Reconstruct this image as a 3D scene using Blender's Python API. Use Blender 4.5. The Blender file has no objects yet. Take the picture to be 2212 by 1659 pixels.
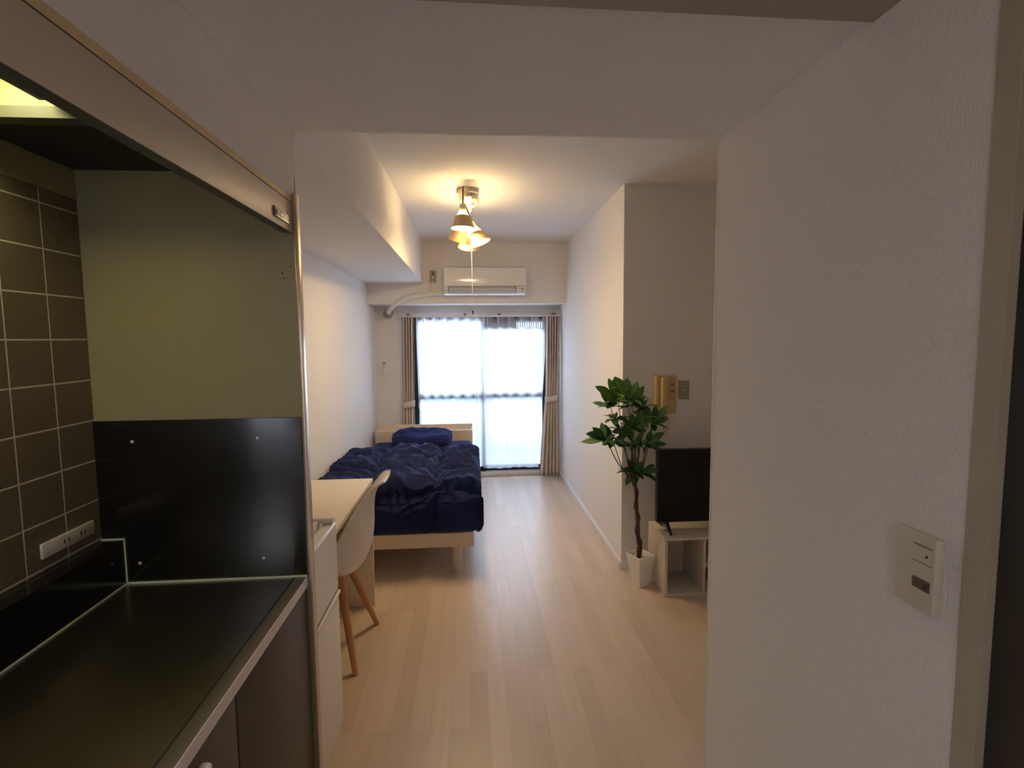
import bpy, bmesh, math, random
from mathutils import Vector, Matrix, noise
random.seed(7)
PI = math.pi
SC = bpy.context.scene
COL = SC.collection
H = 1.48                      # camera height

# ------------------------------------------------------------------ camera
cam_d = bpy.data.cameras.new('camera'); cam = bpy.data.objects.new('camera', cam_d); COL.objects.link(cam)
R = ((0.99708915, -0.07569284, -0.00915572), (-0.01564583, -0.08559985, -0.99620674), (0.07462199, 0.99345018, -0.08653495))
right, up, back = Vector(R[0]), -Vector(R[1]), -Vector(R[2])
m = Matrix((right, up, back)).transposed().to_4x4(); m.translation = Vector((0, 0, H))
cam.matrix_world = m
cam_d.sensor_width = 36; cam_d.sensor_fit = 'HORIZONTAL'; cam_d.lens = 36 * 1138.07 / 2212
cam_d.clip_start = 0.02; cam_d.clip_end = 100
SC.camera = cam

# ------------------------------------------------------------------ world, exposure, large lights
W = bpy.data.worlds.new('world'); SC.world = W; W.use_nodes = True
bg = W.node_tree.nodes['Background']; bg.inputs[0].default_value = (0.66, 0.79, 1.0, 1); bg.inputs[1].default_value = 14.5
SC.view_settings.view_transform = 'Standard'; SC.view_settings.look = 'None'
SC.view_settings.gamma = 1; SC.view_settings.use_curve_mapping = False
SC.view_settings.exposure = 0.36
SC.cycles.max_bounces = 16; SC.cycles.diffuse_bounces = 9; SC.cycles.transparent_max_bounces = 16
SC.cycles.glossy_bounces = 6
SC.cycles.sample_clamp_indirect = 6
SC.cycles.use_denoising = True
SC.cycles.caustics_reflective = False; SC.cycles.caustics_refractive = False

def lamp_object(name, kind, loc, energy, color, size=None, size_y=None, rot=None, parent=None):
    d = bpy.data.lights.new(name, kind); d.energy = energy; d.color = color
    o = bpy.data.objects.new(name, d); COL.objects.link(o); o.location = loc
    if rot: o.rotation_euler = rot
    if kind == 'AREA':
        d.shape = 'RECTANGLE'; d.size = size; d.size_y = size_y
    else:
        d.shadow_soft_size = size or 0.02
    if parent: o.parent = parent
    return o
# daylight portal over the balcony door (guides the sky light, emits nothing itself)
por = lamp_object('window_portal', 'AREA', (0.09, 5.74, 0.87), 1, (1, 1, 1), 1.40, 1.62, (-PI / 2, 0, 0))
por.data.cycles.is_portal = True
# added warm fill light behind the camera to brighten the hallway
lamp_object('hallway_fill', 'POINT', (0.12, -0.75, 1.93), 6.0, (1.0, 0.80, 0.63), 0.12)

# ------------------------------------------------------------------ materials
def mat(name, col, rough=0.5, metal=0.0, spec=0.5, bump=None, var=None, emit=None, estr=0, coat=0):
    M = bpy.data.materials.new(name); M.use_nodes = True
    nt = M.node_tree; N = nt.nodes; L = nt.links; b = N['Principled BSDF']
    b.inputs['Base Color'].default_value = (*col, 1); b.inputs['Roughness'].default_value = rough
    b.inputs['Metallic'].default_value = metal; b.inputs['Specular IOR Level'].default_value = spec
    if coat: b.inputs['Coat Weight'].default_value = coat; b.inputs['Coat Roughness'].default_value = 0.08
    if emit: b.inputs['Emission Color'].default_value = (*emit, 1); b.inputs['Emission Strength'].default_value = estr
    tc = N.new('ShaderNodeTexCoord')
    if var:                              # (scale, amount, detail) noise variation of colour
        n = N.new('ShaderNodeTexNoise'); n.inputs['Scale'].default_value = var[0]; n.inputs['Detail'].default_value = 4
        L.new(tc.outputs['Object'], n.inputs['Vector'])
        mx = N.new('ShaderNodeMix'); mx.data_type = 'RGBA'
        a = var[1]
        mx.inputs[6].default_value = (*[c * (1 - a) for c in col], 1); mx.inputs[7].default_value = (*[min(1, c * (1 + a)) for c in col], 1)
        L.new(n.outputs['Fac'], mx.inputs[0]); L.new(mx.outputs[2], b.inputs['Base Color'])
    if bump:                             # (scale, strength, distance)
        n = N.new('ShaderNodeTexNoise'); n.inputs['Scale'].default_value = bump[0]; n.inputs['Detail'].default_value = 3
        L.new(tc.outputs['Object'], n.inputs['Vector'])
        bp = N.new('ShaderNodeBump'); bp.inputs['Strength'].default_value = bump[1]; bp.inputs['Distance'].default_value = bump[2]
        L.new(n.outputs['Fac'], bp.inputs['Height']); L.new(bp.outputs[0], b.inputs['Normal'])
    return M

def wallpaper(name, col, ribs=True, strength=0.55):
    M = mat(name, col, 0.85, spec=0.2)
    nt = M.node_tree; N = nt.nodes; L = nt.links; b = N['Principled BSDF']
    tc = N.new('ShaderNodeTexCoord')
    mp = N.new('ShaderNodeMapping'); mp.inputs['Scale'].default_value = (1, 1, 0.28) if ribs else (1, 1, 1)
    L.new(tc.outputs['Object'], mp.inputs['Vector'])
    n = N.new('ShaderNodeTexNoise'); n.inputs['Scale'].default_value = 330; n.inputs['Detail'].default_value = 2
    L.new(mp.outputs[0], n.inputs['Vector'])
    bp = N.new('ShaderNodeBump'); bp.inputs['Strength'].default_value = strength; bp.inputs['Distance'].default_value = 0.004
    L.new(n.outputs['Fac'], bp.inputs['Height']); L.new(bp.outputs[0], b.inputs['Normal'])
    r = N.new('ShaderNodeMix'); r.data_type = 'RGBA'
    r.inputs[6].default_value = (*[c * .86 for c in col], 1); r.inputs[7].default_value = (*[min(1, c * 1.12) for c in col], 1)
    L.new(n.outputs['Fac'], r.inputs[0]); L.new(r.outputs[2], b.inputs['Base Color'])
    return M

def floor_mat():
    M = mat('pale_maple_planks', (0.5, 0.4, 0.3), 0.34, spec=0.5)
    nt = M.node_tree; N = nt.nodes; L = nt.links; b = N['Principled BSDF']
    tc = N.new('ShaderNodeTexCoord')
    mp = N.new('ShaderNodeMapping'); mp.inputs['Rotation'].default_value = (0, 0, PI / 2); mp.inputs['Location'].default_value = (0.1, 0.031, 0)
    L.new(tc.outputs['Object'], mp.inputs['Vector'])
    br = N.new('ShaderNodeTexBrick'); br.inputs['Scale'].default_value = 1
    br.inputs['Brick Width'].default_value = 0.9; br.inputs['Row Height'].default_value = 0.0757
    br.inputs['Mortar Size'].default_value = 0.0007; br.inputs['Mortar Smooth'].default_value = 0.3
    br.offset = 0.37; br.offset_frequency = 2
    br.inputs['Color1'].default_value = (0.53, 0.43, 0.345, 1); br.inputs['Color2'].default_value = (0.62, 0.51, 0.42, 1)
    br.inputs['Mortar'].default_value = (0.45, 0.34, 0.25, 1); br.inputs['Bias'].default_value = 0.0
    L.new(mp.outputs[0], br.inputs['Vector'])
    gm = N.new('ShaderNodeMapping'); gm.inputs['Scale'].default_value = (55, 2.2, 1)
    L.new(tc.outputs['Object'], gm.inputs['Vector'])
    gn = N.new('ShaderNodeTexNoise'); gn.inputs['Scale'].default_value = 1; gn.inputs['Detail'].default_value = 6
    L.new(gm.outputs[0], gn.inputs['Vector'])
    mx = N.new('ShaderNodeMix'); mx.data_type = 'RGBA'; mx.blend_type = 'MULTIPLY'; mx.inputs[0].default_value = 1
    cr = N.new('ShaderNodeValToRGB'); cr.color_ramp.elements[0].color = (0.88, 0.86, 0.84, 1); cr.color_ramp.elements[1].color = (1.06, 1.06, 1.06, 1)
    L.new(gn.outputs['Fac'], cr.inputs[0]); L.new(br.outputs['Color'], mx.inputs[6]); L.new(cr.outputs[0], mx.inputs[7])
    L.new(mx.outputs[2], b.inputs['Base Color'])
    bp = N.new('ShaderNodeBump'); bp.inputs['Strength'].default_value = 0.4; bp.inputs['Distance'].default_value = 0.0006; bp.invert = True
    L.new(br.outputs['Fac'], bp.inputs['Height']); L.new(bp.outputs[0], b.inputs['Normal'])
    return M

def tile_mat():
    M = mat('brown_wall_tiles', (0.08, 0.065, 0.045), 0.42, spec=0.4)
    nt = M.node_tree; N = nt.nodes; L = nt.links; b = N['Principled BSDF']
    tc = N.new('ShaderNodeTexCoord'); sp = N.new('ShaderNodeSeparateXYZ'); L.new(tc.outputs['Object'], sp.inputs[0])
    def line(sock, off, pitch, half):
        a = N.new('ShaderNodeMath'); a.operation = 'SUBTRACT'; L.new(sock, a.inputs[0]); a.inputs[1].default_value = off - pitch * 20 - pitch / 2
        mo = N.new('ShaderNodeMath'); mo.operation = 'MODULO'; L.new(a.outputs[0], mo.inputs[0]); mo.inputs[1].default_value = pitch
        s = N.new('ShaderNodeMath'); s.operation = 'SUBTRACT'; L.new(mo.outputs[0], s.inputs[0]); s.inputs[1].default_value = pitch / 2
        ab = N.new('ShaderNodeMath'); ab.operation = 'ABSOLUTE'; L.new(s.outputs[0], ab.inputs[0])
        mr = N.new('ShaderNodeMapRange'); mr.inputs['From Min'].default_value = half * 0.6; mr.inputs['From Max'].default_value = half * 1.4
        mr.inputs['To Min'].default_value = 1; mr.inputs['To Max'].default_value = 0
        L.new(ab.outputs[0], mr.inputs['Value']); return mr.outputs[0]
    ly = line(sp.outputs['Y'], 1.329, 0.1215, 0.0019); lz = line(sp.outputs['Z'], 1.3815, 0.1055, 0.0019)
    mxm = N.new('ShaderNodeMath'); mxm.operation = 'MAXIMUM'; L.new(ly, mxm.inputs[0]); L.new(lz, mxm.inputs[1])
    n = N.new('ShaderNodeTexNoise'); n.inputs['Scale'].default_value = 60; n.inputs['Detail'].default_value = 5; L.new(tc.outputs['Object'], n.inputs['Vector'])
    c1 = N.new('ShaderNodeMix'); c1.data_type = 'RGBA'; c1.inputs[6].default_value = (0.125, 0.097, 0.062, 1); c1.inputs[7].default_value = (0.175, 0.138, 0.09, 1)
    L.new(n.outputs['Fac'], c1.inputs[0])
    c2 = N.new('ShaderNodeMix'); c2.data_type = 'RGBA'; c2.inputs[7].default_value = (0.62, 0.58, 0.48, 1)
    L.new(mxm.outputs[0], c2.inputs[0]); L.new(c1.outputs[2], c2.inputs[6]); L.new(c2.outputs[2], b.inputs['Base Color'])
    bp = N.new('ShaderNodeBump'); bp.inputs['Strength'].default_value = 0.6; bp.inputs['Distance'].default_value = 0.001; bp.invert = True
    L.new(mxm.outputs[0], bp.inputs['Height']); L.new(bp.outputs[0], b.inputs['Normal'])
    return M

def sheer_mat():
    M = bpy.data.materials.new('white_sheer_fabric'); M.use_nodes = True
    nt = M.node_tree; N = nt.nodes; L = nt.links; N.clear()
    out = N.new('ShaderNodeOutputMaterial'); tr = N.new('ShaderNodeBsdfTransparent'); tl = N.new('ShaderNodeBsdfTranslucent'); df = N.new('ShaderNodeBsdfDiffuse')
    tl.inputs[0].default_value = (0.93, 0.95, 1, 1); df.inputs[0].default_value = (0.9, 0.9, 0.93, 1)
    lw = N.new('ShaderNodeLayerWeight'); lw.inputs[0].default_value = 0.35
    tc = N.new('ShaderNodeTexCoord'); n = N.new('ShaderNodeTexNoise'); n.inputs['Scale'].default_value = 900; L.new(tc.outputs['Object'], n.inputs['Vector'])
    m1 = N.new('ShaderNodeMixShader'); m1.inputs[0].default_value = 0.25; L.new(tl.outputs[0], m1.inputs[1]); L.new(df.outputs[0], m1.inputs[2])
    mr = N.new('ShaderNodeMapRange'); mr.inputs['From Min'].default_value = 0; mr.inputs['From Max'].default_value = 1; mr.inputs['To Min'].default_value = 0.74; mr.inputs['To Max'].default_value = 0.97
    L.new(lw.outputs['Facing'], mr.inputs['Value'])
    ad = N.new('ShaderNodeMath'); ad.operation = 'MULTIPLY_ADD'; ad.inputs[1].default_value = 0.06; L.new(n.outputs['Fac'], ad.inputs[0]); L.new(mr.outputs[0], ad.inputs[2])
    m2 = N.new('ShaderNodeMixShader'); L.new(ad.outputs[0], m2.inputs[0]); L.new(tr.outputs[0], m2.inputs[1]); L.new(m1.outputs[0], m2.inputs[2])
    L.new(m2.outputs[0], out.inputs[0]); return M

def glass_mat(name='window_glass', tint=(0.95, 0.98, 0.98), frost=0.0):
    M = bpy.data.materials.new(name); M.use_nodes = True
    nt = M.node_tree; N = nt.nodes; L = nt.links; N.clear()
    out = N.new('ShaderNodeOutputMaterial'); tr = N.new('ShaderNodeBsdfTransparent'); gl = N.new('ShaderNodeBsdfGlossy'); gl.inputs['Roughness'].default_value = 0.02
    tr.inputs[0].default_value = (*tint, 1)
    fr = N.new('ShaderNodeFresnel'); fr.inputs[0].default_value = 1.45
    m1 = N.new('ShaderNodeMixShader'); L.new(fr.outputs[0], m1.inputs[0]); L.new(gl.outputs[0], m1.inputs[2])
    if frost:
        tl = N.new('ShaderNodeBsdfTranslucent'); tl.inputs[0].default_value = (*tint, 1)
        m0 = N.new('ShaderNodeMixShader'); m0.inputs[0].default_value = frost; L.new(tr.outputs[0], m0.inputs[1]); L.new(tl.outputs[0], m0.inputs[2]); L.new(m0.outputs[0], m1.inputs[1])
    else: L.new(tr.outputs[0], m1.inputs[1])
    L.new(m1.outputs[0], out.inputs[0]); return M

def emit_mat(name, col, s):
    M = bpy.data.materials.new(name); M.use_nodes = True
    nt = M.node_tree; nt.nodes.clear(); e = nt.nodes.new('ShaderNodeEmission'); o = nt.nodes.new('ShaderNodeOutputMaterial')
    e.inputs[0].default_value = (*col, 1); e.inputs[1].default_value = s; nt.links.new(e.outputs[0], o.inputs[0]); return M

WALL = wallpaper('white_ribbed_wallpaper', (0.80, 0.77, 0.75))
CEIL = wallpaper('white_ceiling_paper', (0.80, 0.775, 0.76), ribs=False)
FLOOR = floor_mat(); TILE = tile_mat(); SHEER = sheer_mat(); GLASS = glass_mat()
FROST = mat('opaque_pale_blue_panel', (0.30, 0.37, 0.46), 0.4, var=(6, .05))
LINTEL = mat('taupe_lintel', (0.36, 0.31, 0.25), 0.7, var=(20, .05))  # even tone, darker than the ceiling beside it
TRIMW = mat('white_vinyl_skirting', (0.74, 0.76, 0.80), 0.4, var=(15, .03))
FRAMEB = mat('beige_door_casing', (0.42, 0.37, 0.29), 0.5, var=(10, .05))
DARKDOOR = mat('dark_brown_door_laminate', (0.035, 0.028, 0.022), 0.45, var=(8, .15), bump=(60, .1, .001))
KPANEL = mat('beige_kitchen_panel', (0.30, 0.255, 0.135), 0.45, var=(10, .06), bump=(300, .08, .0004))
BLACKP = mat('black_gloss_panel', (0.010, 0.009, 0.008), 0.16, spec=0.6, var=(6, .3))
STEEL = mat('dark_stainless_steel', (0.34, 0.29, 0.235), 0.30, metal=1.0, var=(3, .15), bump=(220, .03, .0003))
STEELF = mat('brushed_steel_edge', (0.72, 0.66, 0.68), 0.5, metal=0.2, var=(40, .06))
RIMM = mat('satin_steel_rim', (0.25, 0.205, 0.14), 0.35, metal=0.6, var=(40, .06))
GROOVE = mat('black_groove', (0.01, 0.01, 0.01), 0.6)
CAULK = mat('pale_green_sealant', (0.62, 0.66, 0.46), 0.5)
CABDARK = mat('dark_brown_cabinet_laminate', (0.046, 0.036, 0.027), 0.45, var=(12, .12), bump=(90, .08, .0006))
BRASS = mat('pinkish_metal_edging', (0.62, 0.49, 0.38), 0.28, metal=0.55, var=(30, .06))
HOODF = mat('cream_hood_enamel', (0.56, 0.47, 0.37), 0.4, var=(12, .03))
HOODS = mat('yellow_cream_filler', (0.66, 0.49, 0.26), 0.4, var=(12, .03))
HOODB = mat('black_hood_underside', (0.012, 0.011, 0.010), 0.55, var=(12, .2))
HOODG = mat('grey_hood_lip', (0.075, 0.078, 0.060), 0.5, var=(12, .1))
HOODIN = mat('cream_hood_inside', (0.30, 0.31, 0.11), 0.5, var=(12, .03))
BADGE = mat('dark_badge', (0.03, 0.03, 0.035), 0.3); BADGEL = mat('silver_badge_marks', (0.65, 0.65, 0.68), 0.3, metal=.6)
PLATE = mat('ivory_plastic', (0.60, 0.55, 0.45), 0.4, var=(20, .03)); PLATE2 = mat('grey_beige_plate', (0.36, 0.31, 0.25), 0.4, var=(20, .03))
DKSW = mat('dark_switch_insert', (0.10, 0.075, 0.055), 0.4)
WHITEP = mat('white_plastic', (0.80, 0.78, 0.76), 0.33, var=(8, .02))
ACW = mat('white_glossy_plastic', (0.78, 0.76, 0.75), 0.12, spec=0.6, var=(5, .01))
ACG = mat('grey_flap_plastic', (0.50, 0.50, 0.54), 0.35, var=(5, .02)); DKLINE = mat('dark_slot', (0.03, 0.03, 0.045), 0.6)
MARK = mat('grey_print', (0.30, 0.29, 0.28), 0.6)
DUCT = mat('ivory_pipe_wrap', (0.70, 0.66, 0.58), 0.4, bump=(120, .15, .001)); CAPG = mat('grey_pipe_cap', (0.36, 0.33, 0.29), 0.5)
LAMPW = mat('cream_lamp_enamel', (0.72, 0.62, 0.44), 0.4, var=(10, .03)); LAMPB = mat('cream_white_lamp_base', (0.78, 0.72, 0.58), 0.4)
LAMPS = mat('beige_shade', (0.58, 0.42, 0.22), 0.5, var=(10, .04)); BLACKM = mat('black_metal', (0.02, 0.02, 0.02), 0.35, metal=.6)
BULB = emit_mat('warm_glowing_bulb', (1.0, 0.70, 0.33), 125); CORD = mat('white_cord', (0.85, 0.78, 0.66), 0.6)
TUBE = emit_mat('yellow_green_tube', (0.92, 0.90, 0.30), 1.0)
CURT = mat('greige_curtain_fabric', (0.60, 0.53, 0.48), 0.9, spec=.1, var=(60, .06), bump=(500, .3, .0006))
PLEAT = mat('white_pleat', (.82, .84, .9), .8)
WINF = mat('black_bronze_aluminium', (0.012, 0.013, 0.018), 0.45, metal=.2); SILL = mat('pale_sill', (0.66, 0.68, 0.70), 0.4)
VENT = mat('grey_vent_bar', (0.32, 0.33, 0.36), 0.5)
CONC = mat('pale_balcony_concrete', (0.36, 0.40, 0.46), 0.9, var=(4, .08), bump=(30, .2, .003))
NAVY = mat('navy_cotton', (0.012, 0.019, 0.080), 0.88, spec=.12, var=(7, .2), bump=(420, .15, .0005))
NAVY.node_tree.nodes['Principled BSDF'].inputs['Sheen Weight'].default_value = 0.35
NAVY.node_tree.nodes['Principled BSDF'].inputs['Sheen Tint'].default_value = (0.10, 0.16, 0.5, 1)
BEDW = mat('white_oak_laminate', (0.66, 0.56, 0.45), 0.45, var=(9, .05), bump=(60, .05, .0005))
DESKW = mat('cream_desk_laminate', (0.74, 0.64, 0.51), 0.45, var=(5, .03)); EDGEW = mat('white_desk_edging', (0.80, 0.74, 0.66), 0.4)
FRIDGE = mat('white_appliance_enamel', (0.80, 0.77, 0.74), 0.35, var=(4, .02))
SHELL = mat('white_chair_shell', (0.76, 0.72, 0.67), 0.38, var=(4, .02)); BEECH = mat('beech_wood', (0.50, 0.25, 0.11), 0.45, var=(25, .18), bump=(80, .08, .0005))
BARK = mat('brown_bark', (0.055, 0.03, 0.022), 0.85, var=(40, .35), bump=(55, .9, .004)); POTW = mat('white_ceramic', (0.80, 0.78, 0.76), 0.35)
PEB = mat('white_pebbles', (0.62, 0.60, 0.56), 0.7, var=(90, .2)); LEAF = mat('dark_green_leaf', (0.042, 0.13, 0.035), 0.42, spec=.45, var=(14, .5))
LEAF2 = mat('fresh_lamplit_leaf', (0.10, 0.24, 0.045), 0.42, spec=.45, var=(14, .4)); STEM = mat('green_brown_stem', (0.06, 0.055, 0.03), 0.7)  # brighter green of its own, lightened further for lamp light on top leaves
TVB = mat('black_tv_plastic', (0.006, 0.006, 0.007), 0.4); TVS = mat('black_tv_screen', (0.003, 0.003, 0.004), 0.2, spec=.3)
CABW = mat('white_wood_laminate', (0.58, 0.52, 0.44), 0.5, var=(16, .06), bump=(50, .05, .0005))
PHONE = mat('yellowed_ivory_plastic', (0.62, 0.47, 0.20), 0.4, var=(10, .03)); PHONE2 = mat('beige_phone_panel', (0.50, 0.37, 0.20), 0.45)

# ------------------------------------------------------------------ mesh helpers
def box(bm, x0, x1, y0, y1, z0, z1, bev=0, seg=2, M=None):
    r = bmesh.ops.create_cube(bm, size=1); vs = r['verts']
    for v in vs: v.co = Vector(((x0 + x1) / 2 + v.co.x * (x1 - x0), (y0 + y1) / 2 + v.co.y * (y1 - y0), (z0 + z1) / 2 + v.co.z * (z1 - z0)))
    if bev:
        es = list({e for v in vs for e in v.link_edges})
        g = bmesh.ops.bevel(bm, geom=es, offset=bev, segments=seg, affect='EDGES', profile=.5); vs = list({v for f in g['faces'] for v in f.verts} | {v for v in vs if v.is_valid})
    if M is not None:
        for v in vs: v.co = M @ v.co
    return vs
def tube(bm, pts, rad, seg=10, caps=True):
    pts = [Vector(p) for p in pts]; n = len(pts); rings = []
    rad = rad if isinstance(rad, (list, tuple)) else [rad] * n
    t0 = (pts[1] - pts[0]).normalized(); a = t0.orthogonal().normalized()
    for i, p in enumerate(pts):
        t = ((pts[min(i + 1, n - 1)] - pts[max(i - 1, 0)])).normalized()
        a = (a - t * a.dot(t)).normalized(); b = t.cross(a)
        rings.append([bm.verts.new(p + (a * math.cos(2 * PI * k / seg) + b * math.sin(2 * PI * k / seg)) * rad[i]) for k in range(seg)])
    for i in range(n - 1):
        for k in range(seg): bm.faces.new((rings[i][k], rings[i][(k + 1) % seg], rings[i + 1][(k + 1) % seg], rings[i + 1][k]))
    if caps: bm.faces.new(rings[0][::-1]); bm.faces.new(rings[-1])
    return rings
def lathe(bm, prof, seg=28, M=None):
    rings = []
    for r, z in prof:
        rings.append([bm.verts.new((M or Matrix()) @ Vector((max(r, 1e-4) * math.cos(2 * PI * k / seg), max(r, 1e-4) * math.sin(2 * PI * k / seg), z))) for k in range(seg)])
    for i in range(len(rings) - 1):
        for k in range(seg): bm.faces.new((rings[i][k], rings[i][(k + 1) % seg], rings[i + 1][(k + 1) % seg], rings[i + 1][k]))
def obj(name, bm, m, parent=None, smooth=False, mods=None):
    bmesh.ops.recalc_face_normals(bm, faces=bm.faces)
    me = bpy.data.meshes.new(name); bm.to_mesh(me); bm.free(); me.materials.append(m)
    o = bpy.data.objects.new(name, me); COL.objects.link(o)
    if smooth:
        for p in me.polygons: p.use_smooth = True
        try: me.set_sharp_from_angle(angle=math.radians(38))
        except Exception: pass
    if parent: o.parent = parent; o.matrix_parent_inverse = Matrix.Translation(-parent.location)
    return o
def bx(name, m, dims, parent=None, bev=0, seg=2, smooth=None):
    bm = bmesh.new(); box(bm, *dims, bev=bev, seg=seg); return obj(name, bm, m, parent, smooth=bool(bev) if smooth is None else smooth)
def multi(name, m, boxes, parent=None, bev=0):
    bm = bmesh.new()
    for d in boxes: box(bm, *d, bev=bev)
    return obj(name, bm, m, parent)
def thing(name, label, cat, loc, group=None):
    o = bpy.data.objects.new(name, None); COL.objects.link(o); o.location = loc; o.empty_display_size = .05
    o['label'] = label; o['category'] = cat
    if group: o['group'] = group
    return o
def tag(o, label, cat, group=None):
    o['label'] = label; o['category'] = cat
    if group: o['group'] = group
    return o
def struct(o, label=None):
    o['kind'] = 'structure'
    if label: o['label'] = label
    return o
def sbox(name, m, dims, label, cat, bev=0):
    o = bx(name, m, dims, None, bev); o['category'] = cat; return struct(o, label)

# ------------------------------------------------------------------ the shell
sbox('floor', FLOOR, (-1.1, 2.1, -1.4, 5.62, -0.1, 0), 'pale maple plank floor running towards the balcony door', 'floor')
sbox('wall_left', WALL, (-1.12, -1.0, -1.4, 5.76, 0, 2.42), 'white wallpapered long wall behind desk and bed', 'wall')
sbox('wall_left_bulkhead', WALL, (-1.0, -0.458, 1.484, 5.2, 2.015, 2.40), 'white boxed soffit along the left wall above desk and bed', 'soffit')
multi_o = multi('wall_left_over_kitchen', WALL, [(-0.50, -0.464, -1.3, 1.484, 1.8535, 2.42), (-1.0, -0.50, 1.4505, 1.484, 1.913, 2.42), (-1.0, -0.464, 1.479, 1.484, 1.865, 1.913)]); multi_o['category'] = 'wall'
struct(multi_o, 'white wallpapered wall above the kitchen hood')
sbox('wall_right_bathroom', WALL, (0.70, 2.0, 0.68, 1.484, 0, 2.42), 'near white wall on the right carrying the two switch plate', 'wall')
sbox('wall_right', WALL, (0.93, 2.1, 3.2, 5.76, 0, 2.42), 'white wall at right of the bedroom beside the balcony door', 'wall')
sbox('wall_right_alcove', WALL, (2.0, 2.1, -1.3, 3.2, 0, 2.42), 'hidden end wall of the television alcove', 'wall')
sbox('wall_back', WALL, (-1.0, 2.0, -1.4, -1.3, 0, 2.42), 'wall behind the camera at the hallway end', 'wall')
bm = bmesh.new()
for d in [(-1.0, -0.63, 5.6, 5.76, 0, 2.42), (0.83, 0.93, 5.6, 5.76, 0, 2.42), (-0.63, 0.83, 5.6, 5.76, 1.705, 2.42), (-0.63, 0.83, 5.62, 5.76, -0.1, 0.02)]: box(bm, *d)
o = obj('wall_window', bm, WALL); o['category'] = 'wall'; struct(o, 'white end wall around the balcony door')
sbox('wall_window_beam', WALL, (-1.0, 0.93, 5.2, 5.6, 1.82, 2.40), 'white beam over the balcony door carrying the air conditioner', 'beam')
sbox('ceiling', CEIL, (-1.0, 2.0, 1.484, 5.6, 2.40, 2.5), 'white bedroom ceiling holding the spot lamp', 'ceiling')
sbox('ceiling_hallway', CEIL, (-0.464, 2.0, -1.3, 1.484, 2.03, 2.5), 'lowered white ceiling in front of the bedroom opening', 'ceiling')
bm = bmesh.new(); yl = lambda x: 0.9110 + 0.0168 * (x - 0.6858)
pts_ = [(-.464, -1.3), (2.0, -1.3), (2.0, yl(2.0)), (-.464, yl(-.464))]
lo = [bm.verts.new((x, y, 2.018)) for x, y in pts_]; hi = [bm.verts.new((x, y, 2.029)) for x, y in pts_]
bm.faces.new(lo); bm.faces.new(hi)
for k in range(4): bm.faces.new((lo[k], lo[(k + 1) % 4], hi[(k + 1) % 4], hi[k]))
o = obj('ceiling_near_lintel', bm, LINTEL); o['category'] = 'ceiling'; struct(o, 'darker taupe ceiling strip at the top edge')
# right hand door
bm = bmesh.new()
box(bm, 0.697, 0.78, 0.645, 0.68, 0, 2.018, bev=.001); box(bm, 0.697, 0.78, -0.28, -0.24, 0, 2.018, bev=.001)
d1 = obj('door_1', bm, FRAMEB); d1['category'] = 'door'; struct(d1, 'beige door casing with dark brown door at the right edge')
dl = bx('door_leaf', DARKDOOR, (0.712, 0.75, -0.24, 0.645, 0.005, 2.018), d1, bev=.002); dl['label'] = 'dark brown door leaf'
bm = bmesh.new(); box(bm, .705, .712, -.10, -.05, .92, .98, bev=.002); tube(bm, [(.705, -.075, .95), (.665, -.075, .95), (.655, -.06, .95), (.655, .04, .95)], .008)
obj('door_handle', bm, STEELF, d1, True)
sbox('wall_right_entry', WALL, (0.70, 2.0, -1.3, -0.28, 0, 2.42), 'wall beyond the dark door, beside the camera', 'wall')
sbox('wall_right_lining', DARKDOOR, (0.78, 0.80, -0.28, 0.68, 0, 2.42), 'dark lining behind the door casing', 'wall')
# skirtings
sbox('baseboard_right', TRIMW, (0.918, 0.93, 3.19, 5.6, 0, 0.055), 'slim white skirting along the right bedroom wall', 'skirting board', bev=.002)
sbox('baseboard_alcove', TRIMW, (0.918, 2.0, 3.188, 3.2, 0, 0.055), 'slim white skirting behind plant and cube shelf', 'skirting board', bev=.002)
sbox('baseboard_left', TRIMW, (-1.0, -0.99, 1.484, 5.6, 0, 0.055), 'slim white skirting under desk and bed', 'skirting board', bev=.002)
sbox('trim_1', mat('pale_corner_bead', (0.75, 0.66, 0.55), .5), (0.6985, 0.703, 1.480, 1.4855, 0, 2.03), 'thin pale corner bead on the near right wall edge', 'corner bead')

# ------------------------------------------------------------------ balcony door
w1 = bpy.data.objects.new('window_1', None); COL.objects.link(w1); w1.location = (0.1, 5.66, 0); w1['category'] = 'window'
struct(w1, 'two panel sliding balcony door with black frames behind sheer curtains')
multi('outer_frame', WINF, [(-.63, -.60, 5.60, 5.72, .045, 1.705), (.80, .83, 5.60, 5.72, .045, 1.705), (-.60, .80, 5.60, 5.72, 1.685, 1.705)], w1)
s_ = bx('door_sill', SILL, (-.63, .83, 5.595, 5.74, .0, .045), w1, bev=.004); s_['label'] = 'pale metal sill rail'
def sash(x0, x1, y, top):
    s = multi('sash_frame', WINF, [(x0, x0 + .045, y, y + .03, .047, 1.685), (x1 - .045, x1, y, y + .03, .047, 1.685), (x0 + .045, x1 - .045, y, y + .03, .047, .10),
                                    (x0 + .045, x1 - .045, y, y + .03, top, 1.685), (x0 + .045, x1 - .045, y, y + .03, .845, .915)], w1)
    p = multi('pane', GLASS, [(x0 + .045, x1 - .045, y + .013, y + .017, .10, .845), (x0 + .045, x1 - .045, y + .013, y + .017, .915, top)], s)
    return s
sash(-.60, .13, 5.612, 1.655)
sB = sash(.085, .80, 5.652, 1.655)
v = [(.13, .755, 5.644, 5.651, 1.565, 1.592), (.13, .755, 5.644, 5.651, 1.648, 1.662), (.13, .46, 5.644, 5.651, 1.592, 1.648)]
for k in range(13): v.append((.46 + k * .0245, .46 + k * .0245 + .0165 + (.004 if k % 3 == 0 else 0), 5.644, 5.651, 1.592, 1.648))
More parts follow.
